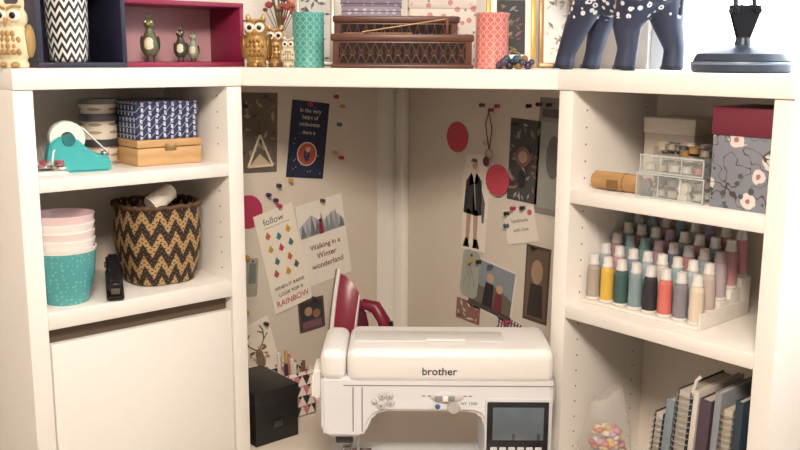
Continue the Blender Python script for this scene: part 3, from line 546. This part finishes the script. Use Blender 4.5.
frame('gold_picture_frame',LD(.232,1.95,TZ),.105,.17,'#c9a35a',[([(-.030,.028),(.030,.028),(.030,.142),(-.030,.142)],'#2b2a2e')]+gp,mc='#f4f0ea')
frame('wooden_picture_frame',LD(.335,1.99,TZ),.075,.19,'#a9825a',fl(.05,.15,['#efeae0','#c9bba6','#8a7a66'],36,.009,10),mc='#e4e0d8')
b=B('bead_trinkets',LD(.222,1.79,TZ),YAW)
for i in range(11): b.add(sph(random.uniform(.006,.010),(-.03+.006*i,random.uniform(-.012,.012),.007+.006*(i%3)),seg=12),mat(random.choice(['#2d2a30','#4b3f52','#2f4c58','#8a6a4a']),.25))
b.add(tube([(-.02,.0,.018),(-.01,0,.034),(.006,0,.03),(.012,0,.014)],.0025),'#7d6a52'); b.done()
# elephant
b=B('elephant_statue',(1.475,1.07,TZ),rz=radians(-90))
parts=[sph(.06,(.005,0,.158),(1.35,.72,.82),28),sph(.048,(.06,0,.16),(1.05,.95,1),24),sph(.045,(-.055,0,.170),(1,.9,1),24),sph(.040,(-.100,0,.210),(1.05,.85,1.1),24),
 tube([(-.115,0,.205),(-.145,0,.205),(-.160,0,.225),(-.165,0,.26),(-.155,0,.285),(-.145,0,.295)],[.024,.019,.015,.012,.010,.009],14),
 tube([(-.05,-.026,.16),(-.085,-.028,.085),(-.104,-.03,.035),(-.110,-.03,.001)],[.034,.024,.018,.020],16),
 tube([(-.045,.026,.16),(-.072,.028,.085),(-.084,.03,.035),(-.090,.03,.001)],[.034,.022,.017,.019],16),
 tube([(.055,-.026,.15),(.034,-.028,.09),(.040,-.03,.045),(.034,-.03,.001)],[.042,.027,.019,.021],16),
 tube([(.075,.022,.15),(.088,.026,.09),(.100,.03,.045),(.098,.03,.001)],[.040,.027,.019,.021],16),
 tube([(.115,0,.175),(.130,0,.15),(.128,0,.11)],[.006,.004,.005],8)]
for s_ in (-1,1): parts.append(sph(.04,(-.073,s_*.045,.205),(.75,.22,1.1),20)); parts.append(tube([(-.12,s_*.018,.19),(-.14,s_*.024,.183),(-.155,s_*.024,.193)],[.006,.005,.002],8))
EL=pat('elephant','#2a3148',[(lambda x,y,z:((vor(64)+noi(90)*.12)<.40).mn(z>.094),'#dfe2e8'),(lambda x,y,z:((vor(64)+noi(90)*.12)<.2).mn(z>.094),'#3a4560'),(lambda x,y,z:((z<.008)),'#161c2a')],.5)
ES=SC(1,1,.88)
b.add(fuse(parts,.0032,5),EL,ES)
for s_ in (-1,1): b.add(sph(.0035,(-.127,s_*.028,.22),seg=10),'#0a0a0a',ES)
for x_,y_ in ((-.110,-.03),(-.090,.03),(.034,-.03),(.098,.03)):
    for q in (-1,0,1): b.add(sph(.0045,(x_-.017,y_+q*.009,.005),(.6,1,1),8),mat('#5a6478',.3))
b.done()
# desk lamp: domed base, bracket, parallel arm, shade
b=B('desk_lamp',(1.475,.818,TZ),rz=YAW); LM=mat('#2a3546',.35); LB=mat('#1b1d24',.35,.3); ST=mat('#a9adb2',.25,.9)
b.add(lathe([(0,0),(.078,0),(.082,.003),(.083,.014),(.079,.017),(.080,.020),(.074,.031),(.055,.040),(.03,.044),(.014,.046),(.012,.058),(0,.058)],48),LM); b.add(lathe([(.0835,.013),(.0845,.0155),(.0835,.018),(.08,.018)],48),mat('#7a8494',.3,.6))
b.add(plate([(-.010,.055),(.010,.055),(.024,.098),(.026,.112),(-.026,.112),(-.024,.098)],-.006,.003,.001),LB); b.add(plate([(-.010,.055),(.010,.055),(.024,.098),(.026,.112),(-.026,.112),(-.024,.098)],.004,.003,.001),LB)
for xx in (-.019,.019): b.add(cyl(.006,.022,bev=.001),LB,T(xx,.011,.103)@R(90,'X'))
def lerp(p,q,t): return tuple(p[i]+(q[i]-p[i])*t for i in range(3))
E1=(-.02,0,.40)
for xx in (-.016,.016): b.add(tube([(xx,0,.10),(E1[0]+xx*.7,0,E1[2])],.004,8),LB)
for xx in (-.008,.008):
    n=90; p,q=(xx,0,.112),(xx-.006,0,.22); b.add(tube([(lerp(p,q,i/n)[0]+.0035*cos(i*1.1),.0035*sin(i*1.1),lerp(p,q,i/n)[2]) for i in range(n+1)],.0008,4),ST)
b.add(cyl(.018,.02,bev=.003),LB,T(E1[0],.01,E1[2])@R(90,'X'))
for zz in (-.008,.008): b.add(tube([(E1[0],0,E1[2]+zz),(.10,-.10,.56+zz)],.004,8),LB)
b.add(lathe([(.012,.05),(.024,.048),(.032,.02),(.060,-.05),(.064,-.062),(.061,-.062),(.03,.018),(.0,.04)],36),LM,T(.115,-.11,.55)@R(-18,'Y')); b.add(sph(.022,(.112,-.108,.515)),mat('#f3eee2',.3)); b.done()
# ---------------------------------------------------------------- light
wd=bpy.data.worlds.new('world'); S.world=wd; wd.use_nodes=True; wd.node_tree.nodes['Background'].inputs[0].default_value=(.88,.94,1,1); wd.node_tree.nodes['Background'].inputs[1].default_value=8
def area(n,loc,tgt,e,sz,col):
    l=bpy.data.lights.new(n,'AREA'); l.shape='DISK'; l.size=sz; l.energy=e; l.color=col; o=bpy.data.objects.new(n,l); S.collection.objects.link(o); o.location=loc
    o.rotation_euler=(Vector(tgt)-Vector(loc)).to_track_quat('-Z','Y').to_euler()
area('ceiling_light',(.1,.1,2.42),(.9,1.0,1.2),52,.5,(1,.86,.72))
b=B('ceiling_lamp',(.1,.1,2.44)); b.add(lathe([(.0,.06),(.12,.055),(.30,.03),(.31,.0),(.295,.0),(.28,.025),(0,.04)],40),mat('#efe9e0',.5)); b.done()
